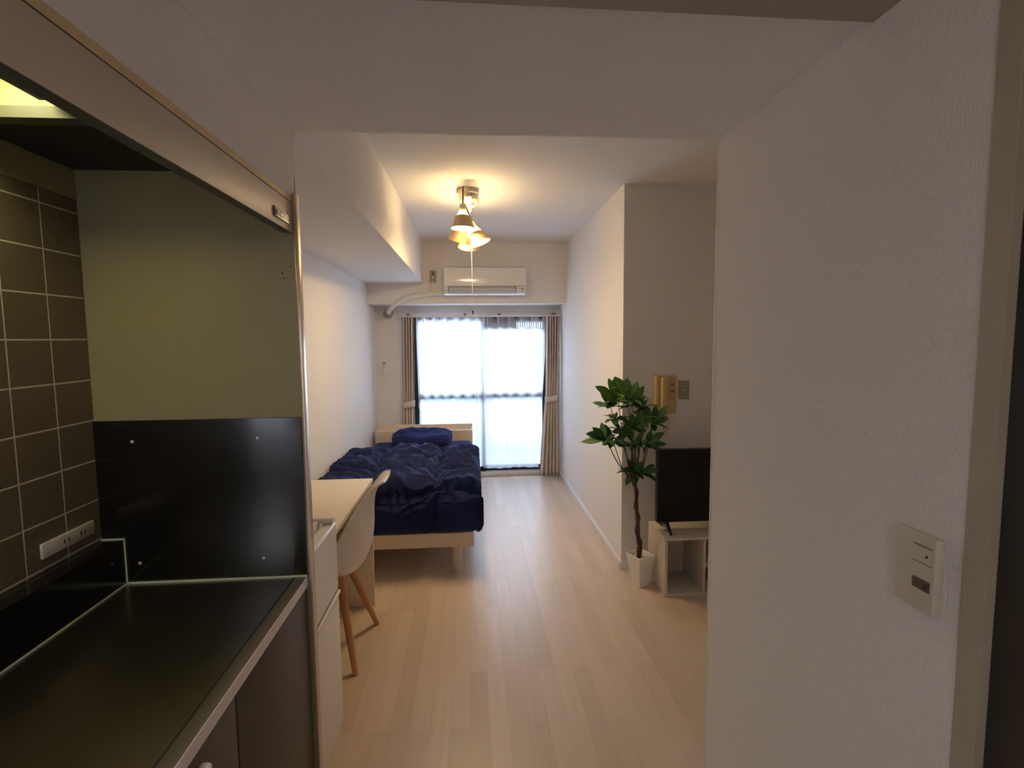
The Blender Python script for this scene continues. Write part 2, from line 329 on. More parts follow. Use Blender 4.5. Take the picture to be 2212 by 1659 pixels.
v_ = multi('vent_louvre', VENT, v, w1); v_['label'] = 'grey slotted vent bar at the top of the right panel'
# balcony outside
bal = sbox('floor_balcony', CONC, (-1.6, 1.8, 5.76, 6.9, -0.2, -0.06), 'pale concrete balcony floor outside', 'balcony floor')
sbox('ceiling_balcony', CONC, (-1.6, 1.8, 5.76, 6.6, 2.5, 2.65), 'underside of the balcony above', 'balcony ceiling')
pr_ = thing('balcony_railing', 'pale balcony railing with bluish panels outside the glass door', 'railing', (0.1, 6.85, -0.06))
bx('top_rail', SILL, (-1.6, 1.8, 6.82, 6.88, .83, .87), pr_, bev=.006)
for k in range(6):
    x = -1.55 + k * .64
    bx('post', SILL, (x, x + .05, 6.83, 6.87, -.06, .83), pr_, bev=.004)
    if k < 5: bx('railing_panel', FROST, (x + .05, x + .64, 6.845, 6.855, -.06, .83), pr_)

# ------------------------------------------------------------------ curtains
def curtain_mesh(xs, y, z0, z1, amp, waves, nz=40, nx=150, ph=0.0, seed=0, pinch=None, hem=0.0):
    """pleated sheet; xs(z)->(left,right); pinch scales fold depth by z."""
    bm = bmesh.new(); G = []
    for j in range(nz + 1):
        t = j / nz; z = z0 + (z1 - z0) * t; xl, xr = xs(z); row = []
        for i in range(nx + 1):
            u = i / nx
            k = 1 if pinch is None else pinch(z)
            d = math.sin(2 * PI * waves * u + ph + .5 * math.sin(3 * u * PI + z * .7 + seed)) * amp * k
            d += amp * .35 * k * noise.noise(Vector((u * waves * 1.7, z * 1.3, seed)))
            zz = z + (hem * math.sin(u * PI * 3 + seed) * (1 - t) ** 8)
            row.append(bm.verts.new((xl + (xr - xl) * u, y + d, zz)))
        G.append(row)
    for j in range(nz):
        for i in range(nx): bm.faces.new((G[j][i], G[j][i + 1], G[j + 1][i + 1], G[j + 1][i]))
    return bm
rail = thing('curtain_rail', 'slim double curtain rail mounted above the balcony door', 'curtain rail', (0.1, 5.52, 1.715))
bx('rail_bar', STEELF, (-.73, .925, 5.455, 5.470, 1.706, 1.720), rail, bev=.002)
bx('rail_bar', STEELF, (-.73, .925, 5.515, 5.530, 1.706, 1.720), rail, bev=.002)
for x in (-.66, -.08, .27, .84): bx('bracket', DKSW, (x, x + .03, 5.45, 5.60, 1.72, 1.735), rail, bev=.002)

def drape(name, label, topx, tiex, botx, tz, folds):
    def xs(z):
        if z > tz: t = min(1, (z - tz) / (1.70 - tz)) ** .7; return (tiex[0] + (topx[0] - tiex[0]) * t, tiex[1] + (topx[1] - tiex[1]) * t)
        t = (tz - z) / (tz - .03); t = t ** .8; return (tiex[0] + (botx[0] - tiex[0]) * t, tiex[1] + (botx[1] - tiex[1]) * t)
    root = thing(name, label, 'curtain', ((topx[0] + topx[1]) / 2, 5.47, 0.03))
    bm = curtain_mesh(xs, 5.47, .035, 1.703, .024, folds, 46, 120, seed=topx[0] * 9, pinch=lambda z: .55 + .55 * min(1, abs(z - tz) / .5))
    c = obj('fabric', bm, CURT, root, True)
    so = c.modifiers.new('s', 'SOLIDIFY'); so.thickness = .002
    bm = bmesh.new(); R_ = []
    cx = (tiex[0] + tiex[1]) / 2; w = (tiex[1] - tiex[0]) / 2 + .004
    n = 28
    for k in range(n):
        a = 2 * PI * k / n; dx = math.cos(a) * w; dy = math.sin(a) * .036
        sl = .012 * math.cos(a)
        R_.append((bm.verts.new((cx + dx, 5.47 + dy, tz - .032 + sl)), bm.verts.new((cx + dx, 5.47 + dy, tz + .032 + sl))))
    for k in range(n): a, b = R_[k], R_[(k + 1) % n]; bm.faces.new((a[0], b[0], b[1], a[1]))
    tb = obj('tieback', bm, CURT, root, True); so = tb.modifiers.new('s', 'SOLIDIFY'); so.thickness = .004
    return root
drape('curtain', 'greige curtain tied back at the left of the balcony door, behind the headboard', (-.71, -.585), (-.725, -.60), (-.76, -.60), .81, 4.6)
drape('curtain', 'greige curtain tied back at the right of the balcony door, beside the wall', (.765, .915), (.76, .895), (.695, .915), .845, 5.4)
def shxL(z):
    t = (1.70 - z) / 1.6; return (-.575 + .015 * t if z > .75 else -.56 - .03 * (.75 - z), .135)
sh = curtain_mesh(shxL, 5.545, .12, 1.708, .018, 6.5, 44, 230, seed=3, hem=.004)
sL = tag(obj('sheer_curtain', sh, SHEER, None, True), 'left white sheer curtain behind the bed headboard', 'curtain', 'sheer curtains over the balcony door')
def shxR(z):
    return (.10, .775 - .075 * max(0, (1.3 - z) / 1.2))
sh = curtain_mesh(shxR, 5.588, .085, 1.708, .013, 5.5, 44, 230, seed=8, ph=1, hem=.004)
sR = tag(obj('sheer_curtain', sh, SHEER, None, True), 'right white sheer curtain between the bed and the right drape', 'curtain', 'sheer curtains over the balcony door')
for s, xs_ in ((sL, [-.50 + k * .125 for k in range(6)]), (sR, [.16 + k * .118 for k in range(6)])):
    for x in xs_:
        yy = 5.522 if s is sL else 5.565
        bm = bmesh.new(); tube(bm, [(x, yy, 1.70), (x + .002, yy - .002, 1.655), (x, yy + .003, 1.61)], [.006, .004, .0015], 6)
        obj('pinch_pleat', bm, PLEAT, s, True)

# ------------------------------------------------------------------ air conditioner
ac = thing('air_conditioner', 'white wall air conditioner on the beam above the balcony door', 'air conditioner', (0.135, 5.19, 1.90))
bm = bmesh.new()
prof = [(5.198, 2.160), (5.06, 2.160), (5.022, 2.140), (5.012, 2.09), (5.010, 1.975), (5.018, 1.945), (5.045, 1.905), (5.08, 1.893), (5.198, 1.893)]
xs_ = (-.256, -.25, .513, .519)
rows = []
for i, x in enumerate(xs_):
    k = .006 if i in (0, 3) else 0
    rows.append([bm.verts.new((x, min(5.198, y + k), z - (k if z > 2.05 else -k))) for y, z in prof])
for a, b in zip(rows, rows[1:]):
    for j in range(len(prof)): bm.faces.new((a[j], b[j], b[(j + 1) % len(prof)], a[(j + 1) % len(prof)]))
bm.faces.new(rows[0]); bm.faces.new(rows[-1][::-1]); obj('housing', bm, ACW, ac, True)
def acslab(name, m_, x0, x1, z0, z1, off, t=.004):
    # thin plate following the slanted lower front of the housing
    bm = bmesh.new()
    def fy(z):
        P = sorted([(z_, y_) for y_, z_ in prof[2:8]])
        for (za, ya), (zb, yb) in zip(P, P[1:]):
            if za <= z <= zb: return ya + (yb - ya) * (z - za) / (zb - za)
        return 5.02
    n = 6; A = []
    for i in range(n + 1):
        z = z0 + (z1 - z0) * i / n; y = fy(z) - off
        A.append([bm.verts.new((x0, y, z)), bm.verts.new((x1, y, z)), bm.verts.new((x1, y - t, z)), bm.verts.new((x0, y - t, z))])
    for a, b in zip(A, A[1:]):
        for k in range(4): bm.faces.new((a[k], a[(k + 1) % 4], b[(k + 1) % 4], b[k]))
    bm.faces.new(A[0]); bm.faces.new(A[-1])
    return obj(name, bm, m_, ac)
acslab('air_slot', DKLINE, -.214, .424, 1.902, 1.964, -.0005, .002)
acslab('flap', ACG, -.209, .417, 1.910, 1.960, .001, .004)
for (x0, x1, z0, z1) in [(-.243, -.225, 1.930, 1.936), (-.243, -.228, 1.917, 1.921), (.436, .442, 1.945, 1.950), (.449, .453, 1.945, 1.950), (.470, .497, 1.938, 1.950), (.472, .494, 1.921, 1.927)]:
    acslab('printed_mark', MARK, x0, x1, z0, z1, .0004, .001)
bx('seam', DKLINE, (-.25, .513, 5.006, 5.0105, 1.9685, 1.970), ac)
pipe = thing('refrigerant_pipe', 'ivory wrapped pipe curving from the air conditioner into the end wall', 'pipe', (-.5, 5.18, 1.9))
bm = bmesh.new(); P = [(-.25, 5.15, 1.918), (-.33, 5.145, 1.918), (-.42, 5.14, 1.912), (-.52, 5.14, 1.897), (-.61, 5.145, 1.875), (-.69, 5.155, 1.842), (-.75, 5.18, 1.80), (-.79, 5.24, 1.768), (-.822, 5.36, 1.752), (-.84, 5.50, 1.752), (-.845, 5.60, 1.752)]
def smooth_pts(P, n=4):
    P = [Vector(p) for p in P]; out = []
    for i in range(len(P) - 1):
        p0, p1, p2, p3 = P[max(i - 1, 0)], P[i], P[i + 1], P[min(i + 2, len(P) - 1)]
        for k in range(n):
            t = k / n; out.append(.5 * ((2 * p1) + (p2 - p0) * t + (2 * p0 - 5 * p1 + 4 * p2 - p3) * t * t + (3 * p1 - p0 - 3 * p2 + p3) * t ** 3))
    return out + [P[-1]]
tube(bm, smooth_pts(P), .022, 14); obj('wrapped_pipe', bm, DUCT, pipe, True)
bm = bmesh.new(); lathe(bm, [(0, 0), (.048, 0), (.052, .006), (.050, .014), (.028, .018), (0, .018)], 28, Matrix.Translation((-.865, 5.60, 1.745)) @ Matrix.Rotation(PI / 2, 4, 'X'))
obj('wall_cap', bm, CAPG, pipe, True)
ol = thing('wall_outlet', 'beige wall outlet left of the air conditioner with its plug in', 'outlet', (-.363, 5.2, 2.08))
bx('plate', PLATE2, (-.397, -.332, 5.192, 5.2, 2.022, 2.14), ol, bev=.003); bx('socket', DKSW, (-.372, -.352, 5.190, 5.193, 2.04, 2.125), ol)
pl = thing('power_plug', 'small plug and lead in the outlet beside the air conditioner', 'plug', (-.362, 5.19, 2.06))
bx('plug_body', PLATE, (-.375, -.353, 5.165, 5.190, 2.055, 2.085), pl, bev=.004)
bm = bmesh.new(); tube(bm, smooth_pts([(-.364, 5.17, 2.06), (-.372, 5.17, 2.02), (-.392, 5.185, 1.985), (-.403, 5.19, 1.95), (-.405, 5.175, 1.932)]), .004, 6); obj('lead', bm, PLATE, pl, True)

# remote control holder on the end wall
rc = thing('remote_control', 'white air conditioner remote in a holder on the end wall', 'remote control', (-.89, 5.6, 1.17))
bx('holder', WHITEP, (-.938, -.884, 5.575, 5.6, 1.098, 1.19), rc, bev=.005); bx('remote', WHITEP, (-.934, -.888, 5.562, 5.585, 1.112, 1.252), rc, bev=.006)
bx('display', MARK, (-.927, -.895, 5.560, 5.563, 1.222, 1.243), rc); multi('buttons', MARK, [(-.927 + k * .012, -.920 + k * .012, 5.560, 5.563, 1.190, 1.198) for k in range(3)] + [(-.927 + k * .012, -.920 + k * .012, 5.560, 5.563, 1.205, 1.211) for k in range(3)], rc)

# ------------------------------------------------------------------ ceiling spot lamp
L0 = Vector((-.012, 3.36, 2.40))
cl = thing('ceiling_light', 'cream four spot ceiling light with lit bulbs over the bedroom floor', 'ceiling light', L0)
bm = bmesh.new(); lathe(bm, [(0, 0), (.066, 0), (.070, -.008), (.070, -.028), (.062, -.034), (0, -.034)], 32, Matrix.Translation(L0)); obj('ceiling_plate', bm, LAMPB, cl, True)
bm = bmesh.new(); lathe(bm, [(.045, -.03), (.058, -.034), (.060, -.070), (.052, -.078), (.034, -.082), (.034, -.104), (0, -.106)], 32, Matrix.Translation(L0 + Vector((.006, 0, 0)))); obj('housing', bm, LAMPB, cl, True)
bx('receiver_box', LAMPW, (-.066, -.010, 3.295, 3.335, 2.315, 2.385), cl, bev=.005)
multi('slot', BLACKM, [(.012, .016, 3.302, 3.307, 2.350, 2.362), (.026, .030, 3.303, 3.308, 2.350, 2.362)], cl)
bx('arm_bar', LAMPW, (-.030, .012, 3.16, 3.56, 2.303, 2.320), cl, bev=.004)
for x, y in ((-.058, 3.33), (.052, 3.33)): bx('clip', LAMPW, (x - .006, x + .006, y - .012, y + .012, 2.305, 2.345), cl, bev=.002)
def spot(p, ax, scale=1.0, on=12.0, stem=.06):
    """p: joint point, ax: axis direction to the opening"""
    ax = Vector(ax).normalized(); q = Vector((0, 0, -1)).rotation_difference(ax).to_matrix().to_4x4(); T = Matrix.Translation(Vector(p)) @ q
    s = scale
    bm = bmesh.new(); tube(bm, [T @ Vector((0, 0, .0 + stem)), T @ Vector((0, 0, -.012 * s))], .0045, 8); st = obj('joint', bm, BLACKM, cl, True)
    bm = bmesh.new(); lathe(bm, [(0, 0), (.013 * s, 0), (.017 * s, -.004 * s), (.025 * s, -.050 * s), (.024 * s, -.052 * s), (0, -.05 * s)], 26, T); cap = obj('shade_cap', bm, LAMPW, cl, True)
    bm = bmesh.new(); lathe(bm, [(.034 * s, -.0635 * s), (.040 * s, -.067 * s), (.046 * s, -.080 * s), (.067 * s, -.135 * s), (.065 * s, -.135 * s), (.044 * s, -.082 * s), (.033 * s, -.065 * s)], 34, T); sh_ = obj('lamp_shade', bm, LAMPS, cl, True)
    bm = bmesh.new(); lathe(bm, [(.020 * s, -.050 * s), (.030 * s, -.056 * s), (.033 * s, -.070 * s), (.040 * s, -.09 * s), (.048 * s, -.112 * s), (.046 * s, -.124 * s), (.030 * s, -.131 * s), (0, -.134 * s)], 26, T); b_ = obj('bulb', bm, BULB, cl, True)
spot((-.040, 3.19, 2.270), (-.02, -.02, -1), 1.06, stem=.10)
spot((.012, 3.33, 2.195), (.38, -.08, -1), 1.02, stem=.11)
spot((-.040, 3.44, 2.235), (-.28, .24, -1), 1.05, stem=.08)
spot((.002, 3.56, 2.225), (-.10, .55, -1), 1.12, stem=.085)
bm = bmesh.new(); tube(bm, [(.006, 3.34, 2.30), (.007, 3.34, 2.0), (.009, 3.34, 1.66)], .0013, 6); obj('pull_cord', bm, CORD, cl, True)
bm = bmesh.new(); lathe(bm, [(0, .012), (.0035, .010), (.0045, -.012), (0, -.014)], 12, Matrix.Translation((.009, 3.34, 1.645))); pk = obj('cord_knob', bm, BLACKM, cl, True); pk['label'] = 'small dark cord knob'

# ------------------------------------------------------------------ bed
bed = thing('bed', 'pale oak bed frame with shelf headboard along the left wall', 'bed', (-.49, 4.3, 0))
bm = bmesh.new(); box(bm, -.965, -.008, 3.215, 3.24, .182, .272, bev=.002); box(bm, -.965, -.945, 3.24, 5.22, .182, .272); box(bm, -.028, -.008, 3.24, 5.22, .182, .272, bev=.002); box(bm, -.945, -.028, 3.24, 5.22, .225, .26)
obj('frame', bm, BEDW, bed)
hb = bm = bmesh.new(); box(bm, -.965, -.008, 5.22, 5.24, .15, .572, bev=.002); box(bm, -.965, -.008, 5.37, 5.39, .02, .612, bev=.002); box(bm, -.965, -.008, 5.24, 5.37, .545, .560); box(bm, -.965, -.948, 5.24, 5.37, .02, .572); box(bm, -.025, -.008, 5.24, 5.37, .02, .572)
hbo = obj('headboard', bm, BEDW, bed)
so_ = bx('socket_slot', DKSW, (-.535, -.44, 5.29, 5.33, .560, .578), hbo); so_['label'] = 'small dark socket set in the headboard shelf'
for x, y in ((-.115, 3.30), (-.915, 3.30), (-.115, 4.25), (-.915, 4.25), (-.115, 5.1), (-.915, 5.1)):
    bm = bmesh.new(); tube(bm, [(x, y, 0.0), (x, y, .182)], .033, 24); obj('leg', bm, BEDW, bed, True)
# mattress with fitted sheet
bm = bmesh.new(); box(bm, -.962, -.012, 3.245, 5.215, .265, .474, bev=.045, seg=5)
mt = tag(obj('mattress', bm, NAVY, None, True), 'mattress under a navy fitted sheet on the oak bed frame', 'mattress')
# duvet
def duvet():
    bm = bmesh.new(); NX, NY = 150, 210; G = []
    x0, xr = -.982, .010; yF, yB = 3.235, 4.27
    top = .575
    drop_r, drop_f = .20, .270; r = .06
    def path(s, flat, drop):          # returns (horizontal advance, height drop, normal h, normal v)
        if s <= flat - r: return s, 0., 0., 1.
        a = (s - (flat - r)) / r
        if a <= PI / 2: return flat - r + r * math.sin(a), r * (1 - math.cos(a)), math.sin(a), math.cos(a)
        return flat, r + (s - (flat - r) - r * PI / 2), 1., 0.
    SX = (xr - x0) + drop_r; SY = (yB - yF) + drop_f
    seamX = [-.67 - x0, -.25 - x0]; seamY = [.36, .72, 1.06]
    for j in range(NY + 1):
        t = SY * j / NY; row = []
        for i in range(NX + 1):
            s = SX * i / NX
            hx, dx, nx, nzx = path(s, xr - x0, drop_r); hy, dy, ny, nzy = path(t, yB - yF, drop_f)
            x = x0 + hx; y = yB - hy; z = top - dx - dy
            if dx > 0 and dy > 0: z = top - max(dx, dy)
            n = Vector((nx, -ny, min(nzx, nzy) + .02)).normalized()
            # quilted puffs
            q = 1.0
            for sx in seamX: q = min(q, abs(s - sx - .02 * math.sin(t * 9 + sx * 7)) / .15)
            for sy in seamY: q = min(q, abs(t - sy - .03 * noise.noise(Vector((s * 7, sy * 5, 0)))) / .17)
            q = min(q, s / .12 + .2, t / .20 + .08, (SY - t) / .06 + .12, (SX - s) / .06 + .2)
            puff = .062 * (1 - (1 - min(q, 1)) ** 2.8)
            pt = Vector((s, t, 0))
            w = .036 * noise.noise(Vector((s * 3.4 + 2, t * 3.1, 1.3)))
            warp = noise.noise(Vector((s * 4, t * 4, 8))) * .35
            w += .030 * (1 - abs(noise.noise(Vector((s * 6 + warp * 3, t * 11 + warp * 4, 5.1))))) ** 3 - .012
            near = max(0, 1 - min([abs(t - sy) for sy in seamY]) / .12)
            w += .014 * near * math.sin(s * 96 + 6 * noise.noise(Vector((s * 5, t * 3, 3)))) 
            w *= min(1, (SY - t) / .05 + .1)
            w += .008 * noise.noise(Vector((s * 24, t * 17, 2)))
            fade = 1.0
            if dy > .1: fade = .35 + .65 * max(0, 1 - (dy - .1) / .15)
            if dy > .1: puff *= .8
            co = Vector((x, y, z)) + n * (puff + w * fade)
            co.x = max(min(co.x, .045), -.996)
            base = .470 if (co.x < -.03 and dy < .01) else .258
            if dx < .03 and dy < .03: co.z = max(co.z, .492)
            row.append(bm.verts.new(co))
        G.append(row)
    for j in range(NY):
        for i in range(NX): bm.faces.new((G[j][i], G[j][i + 1], G[j + 1][i + 1], G[j + 1][i]))
    o = obj('duvet', bm, NAVY, None, True)
    for p in o.data.polygons: p.use_smooth = True
    so = o.modifiers.new('thick', 'SOLIDIFY'); so.thickness = .012; so.offset = -1
    return o
tag(duvet(), 'crumpled navy quilted duvet hanging over the foot of the bed', 'duvet')
# pillow
def pillow():
    bm = bmesh.new(); bmesh.ops.create_cube(bm, size=2); bmesh.ops.subdivide_edges(bm, edges=bm.edges, cuts=22, use_grid_fill=True)
    for v in bm.verts:
        x, y, z = v.co
        e = (1 - abs(x) ** 3.2 * .9) * (1 - abs(y) ** 3.2 * .9); e = max(e, .02) ** .5
        px = x * .285 * (1 - .10 * (abs(y) ** 2)); py = y * .165 * (1 - .12 * (abs(x) ** 2))
        pz = z * .066 * e
        if z > -.2: pz -= .030 * math.exp(-((x + .05) / .30) ** 2 - ((y) / .6) ** 2)
        pz += .016 * noise.noise(Vector((x * 3.3, y * 3, 1))) * (1 if z > 0 else .2)
        pz += .006 * noise.noise(Vector((x * 9, y * 9, 4))) * (1 if z > 0 else .2)
        v.co = Vector((px, py, pz))
    M = Matrix.Translation((-.487, 5.03, .541)) @ Matrix.Rotation(math.radians(-3), 4, 'Z') @ Matrix.Rotation(math.radians(14), 4, 'X')
    for v in bm.verts: v.co = M @ v.co
    o = obj('pillow', bm, NAVY, None, True)
    for p in o.data.polygons: p.use_smooth = True
    return o
tag(pillow(), 'navy pillow leaning against the pale headboard', 'pillow')

# ------------------------------------------------------------------ desk
dk = thing('desk', 'cream laminate desk along the left wall between refrigerator and bed', 'desk', (-.78, 2.42, 0))
bx('desk_top', DESKW, (-.995, -.558, 1.955, 2.893, .700, .7195), dk, bev=.001)
bx('edge_band', EDGEW, (-.558, -.5555, 1.955, 2.893, .7005, .7193), dk)
a_ = bx('side_panel', DESKW, (-.985, -.562, 2.870, 2.888, .0, .700), dk, bev=.001); bx('side_panel', DESKW, (-.985, -.562, 1.958, 1.976, 0, .700), dk, bev=.001)
bx('back_panel', DESKW, (-.985, -.970, 1.976, 2.870, .35, .700), dk)
bx('apron', DESKW, (-.68, -.665, 1.976, 2.870, .625, .700), dk, bev=.001)
bm = bmesh.new(); tube(bm, smooth_pts([(-.99, 2.84, .004), (-.85, 2.80, .004), (-.76, 2.80, .0045), (-.70, 2.835, .0045), (-.68, 2.80, .0045), (-.74, 2.70, .0045), (-.95, 2.62, .0045)]), .0035, 6)
tag(obj('power_cable', bm, WHITEP, None, True), 'white cable lying on the floor under the desk', 'cable')

# ------------------------------------------------------------------ refrigerator
fr = thing('refrigerator', 'small white refrigerator between kitchen panel and desk', 'refrigerator', (-.75, 1.71, 0))
bx('cabinet', FRIDGE, (-.99, -.560, 1.492, 1.925, .02, .832), fr, bev=.006)
def door_(z0, z1):
    return bx('door', FRIDGE, (-.553, -.505, 1.494, 1.923, z0, z1), fr, bev=.010, seg=4)
door_(.565, .818); door_(.045, .545)
gb = bx('door_gap', mat('grey_gasket', (.35, .33, .31), .6), (-.560, -.515, 1.50, 1.918, .545, .565), fr)
bm = bmesh.new(); box(bm, -.509, -.498, 1.55, 1.92, .548, .562, bev=.003); obj('handle_lip', bm, FRIDGE, fr, True)
bx('hinge_cover', FRIDGE, (-.60, -.512, 1.893, 1.925, .8185, .838), fr, bev=.004)
bx('base', FRIDGE, (-.56, -.515, 1.50, 1.918, 0, .043), fr, bev=.003)

# ------------------------------------------------------------------ chair
CY = 2.47
ch = thing('shell_chair', 'white moulded shell chair on beech legs pushed under the desk', 'chair', (-.72, CY, 0))
def shell():
    bm = bmesh.new(); NU, NV = 40, 56; G = []
    # centre line in (x, z): from seat front (under the desk) to the top of the back
    C = [(-.905, .425), (-.88, .452), (-.80, .450), (-.70, .425), (-.60, .408), (-.535, .430), (-.500, .50), (-.487, .58), (-.486, .66), (-.482, .720), (-.462, .775), (-.432, .815), (-.405, .828)]
    Wd = [.185, .215, .232, .236, .236, .234, .228, .218, .204, .186, .166, .142, .100]
    rise = [.0, .018, .045, .085, .135, .165, .165, .125, .080, .045, .024, .018, .016]      # how far side edges lift off the centre line
    CP = [Vector((c[0], c[1], 0)) for c in C]; cs = smooth_pts(CP, 5)
    def interp(A, k): 
        f = k / 5; i = min(int(f), len(A) - 2); t = f - i; t = t * t * (3 - 2 * t) if False else t; return A[i] + (A[i + 1] - A[i]) * t
    n = len(cs)
    for k in range(n):
        c = cs[k]; tn = (cs[min(k + 1, n - 1)] - cs[max(k - 1, 0)]).normalized(); nr = Vector((-tn.y, tn.x, 0))   # normal towards the sitter side
        if nr.x > 0 and c.y > .5: nr = -nr
        if nr.y < 0 and c.y <= .5: nr = -nr
        w = interp(Wd, k); rs = interp(rise, k); row = []
        for i in range(NU + 1):
            u = -1 + 2 * i / NU; a = abs(u)
            lift = rs * (a ** 2.3)
            y = CY + w * math.sin(u * PI / 2 * .93) / math.sin(PI / 2 * .93)
            p = c + nr * lift
            row.append(bm.verts.new((p.x, y, p.y)))
        G.append(row)
    for j in range(n - 1):
        for i in range(NU): bm.faces.new((G[j][i], G[j][i + 1], G[j + 1][i + 1], G[j + 1][i]))
    o = obj('seat_shell', bm, SHELL, ch, True)
    for p in o.data.polygons: p.use_smooth = True
    so = o.modifiers.new('t', 'SOLIDIFY'); so.thickness = .007; so.offset = 0
    bv = o.modifiers.new('b', 'SUBSURF'); bv.levels = 1; bv.render_levels = 1
    return o
shell()
for fx, fy, tx, ty in ((-.537, 2.262, -.625, 2.40), (-.516, 2.680, -.625, 2.54), (-.93, 2.27, -.80, 2.40), (-.93, 2.67, -.80, 2.54)):
    bm = bmesh.new(); tube(bm, [(fx, fy, 0), (fx + (tx - fx) * .5, fy + (ty - fy) * .5, .205), (tx, ty, .415)], [.0125, .0175, .021], 16); obj('leg', bm, BEECH, ch, True)
multi('seat_mount', BLACKM, [(-.80, -.625, 2.39, 2.41, .395, .412), (-.80, -.625, 2.53, 2.55, .395, .412), (-.72, -.70, 2.40, 2.54, .395, .412)], ch)

# ------------------------------------------------------------------ kitchen
sp = thing('kitchen_end_panel', 'beige kitchen end panel with pinkish metal edge beside the refrigerator', 'panel', (-.73, 1.465, 0))
multi('panel_board', KPANEL, [(-.998, -.462, 1.4505, 1.478, 0.0, 1.863), (-.998, -.50, 1.4505, 1.478, 1.863, 1.9125)], sp)
e_ = bx('edge_strip', BRASS, (-.462, -.453, 1.4505, 1.478, 0, 1.863), sp, bev=.001); e_['label'] = 'narrow pinkish metal edge strip'
for x, z in ((-.497, 1.655), (-.494, 1.642), (-.476, 1.672)): bx('screw_mark', GROOVE, (x, x + .004, 1.4498, 1.4506, z, z + .003), sp)
bp_ = thing('backsplash_panel', 'glossy black splash panel at the far end of the worktop', 'splash panel', (-.72, 1.449, .83))
bx('panel', BLACKP, (-.998, -.4635, 1.444, 1.4503, .832, 1.273), bp_, bev=.0008)
for x, z in ((-.898, 1.217), (-.578, 1.219), (-.578, .887), (-.90, .886)):
    bm = bmesh.new(); lathe(bm, [(0, 0), (.0045, 0), (.0035, .0025), (0, .003)], 14, Matrix.Translation((x, 1.444, z)) @ Matrix.Rotation(PI / 2, 4, 'X')); obj('screw', bm, STEELF, bp_, True)
tw = tag(bx('tiled_wall_panel', TILE, (-1.0, -.9935, -.6, 1.449, .950, 1.838)), 'brown square tiles with pale grout on the kitchen wall', 'wall tiles')
ko = thing('kitchen_outlet', 'ivory double socket plate on the brown tiles', 'outlet', (-.993, 1.33, 1.0))
bx('plate', PLATE, (-.9935, -.986, 1.245, 1.413, .984, 1.020), ko, bev=.003)
for y in (1.308, 1.322, 1.362, 1.376): bx('socket_slot', DKSW, (-.9862, -.9855, y, y + .004, .997, 1.008), ko)
wt = thing('worktop', 'dark reflective steel worktop with raised back ledge in the kitchen', 'worktop', (-.73, .45, .8))
bx('top', STEEL, (-.936, -.4985, -.6, 1.4436, .803, .830), wt)
bm = bmesh.new(); box(bm, -.995, -.936, -.6, 1.4436, .803, .953, bev=.001); obj('back_ledge', bm, BLACKP, wt)
bx('groove', GROOVE, (-.4985, -.494, -.6, 1.4436, .803, .8302), wt)
bx('front_rim', RIMM, (-.494, -.4645, -.6, 1.4436, .803, .8305), wt, bev=.0008)
f_ = bx('front_edge', STEELF, (-.4645, -.4625, -.6, 1.4436, .8035, .830), wt); f_['label'] = 'pale steel front edge'
multi('sealant', CAULK, [(-.937, -.464, 1.4405, 1.4438, .8295, .8345), (-.9385, -.9335, -.6, 1.4438, .8295, .8335), (-.9385, -.9335, 1.4405, 1.4438, .8335, .955), (-.9935, -.9335, 1.4405, 1.4438, .952, .956)], wt)
kb = thing('kitchen_base_cabinet', 'dark brown kitchen base cabinet below the steel worktop', 'cabinet', (-.73, .45, 0))
bx('carcass', CABDARK, (-.99, -.485, -.6, 1.449, .06, .800), kb); bx('plinth', CABDARK, (-.99, -.52, -.6, 1.449, 0, .06), kb)
bx('door', CABDARK, (-.484, -.4665, 1.005, 1.447, .07, .797), kb, bev=.0015); dn = bx('door', CABDARK, (-.484, -.4665, .555, .999, .07, .797), kb, bev=.0015); bx('door', CABDARK, (-.484, -.4665, .105, .549, .07, .797), kb, bev=.0015)
bm = bmesh.new(); box(bm, -.4665, -.446, .80, .868, .69, .776, bev=.008, seg=3); hh = obj('handle', bm, WHITEP, dn, True); hh['label'] = 'pale rounded handle'

# hood above
hd = thing('range_hood', 'cream fronted kitchen hood with lit underside at upper left', 'hood', (-.73, .6, 1.76))
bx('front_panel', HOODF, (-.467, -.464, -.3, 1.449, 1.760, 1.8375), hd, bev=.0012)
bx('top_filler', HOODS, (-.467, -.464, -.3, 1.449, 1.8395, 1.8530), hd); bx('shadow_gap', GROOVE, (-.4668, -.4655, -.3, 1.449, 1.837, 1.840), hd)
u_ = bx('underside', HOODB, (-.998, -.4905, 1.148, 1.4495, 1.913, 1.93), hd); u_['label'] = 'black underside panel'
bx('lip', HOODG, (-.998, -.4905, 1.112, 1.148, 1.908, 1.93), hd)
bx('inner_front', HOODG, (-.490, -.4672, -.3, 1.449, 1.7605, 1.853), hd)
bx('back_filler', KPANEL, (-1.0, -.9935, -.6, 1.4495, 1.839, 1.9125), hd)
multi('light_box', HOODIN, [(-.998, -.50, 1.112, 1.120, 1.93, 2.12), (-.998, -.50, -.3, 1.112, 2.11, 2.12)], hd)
bx('inner_shelf', HOODG, (-.80, -.502, -.3, 1.092, 1.932, 1.97), hd)
bm = bmesh.new(); tube(bm, [(-.90, .55, 2.05), (-.90, 1.04, 2.05)], .014, 12); t_ = obj('tube_lamp', bm, TUBE, hd, True); t_['label'] = 'yellow glowing tube lamp'
lt = lamp_object('hood_light', 'AREA', (-.87, 1.00, 1.985), 1.35, (1.0, .92, .42), .10, .14, (0, 0, 0)); lt.parent = hd; lt.matrix_parent_inverse = Matrix.Translation(-hd.location)
bg_ = thing('maker_badge', 'small dark badge with silver marks on the cream hood front', 'badge', (-.463, 1.368, 1.788))
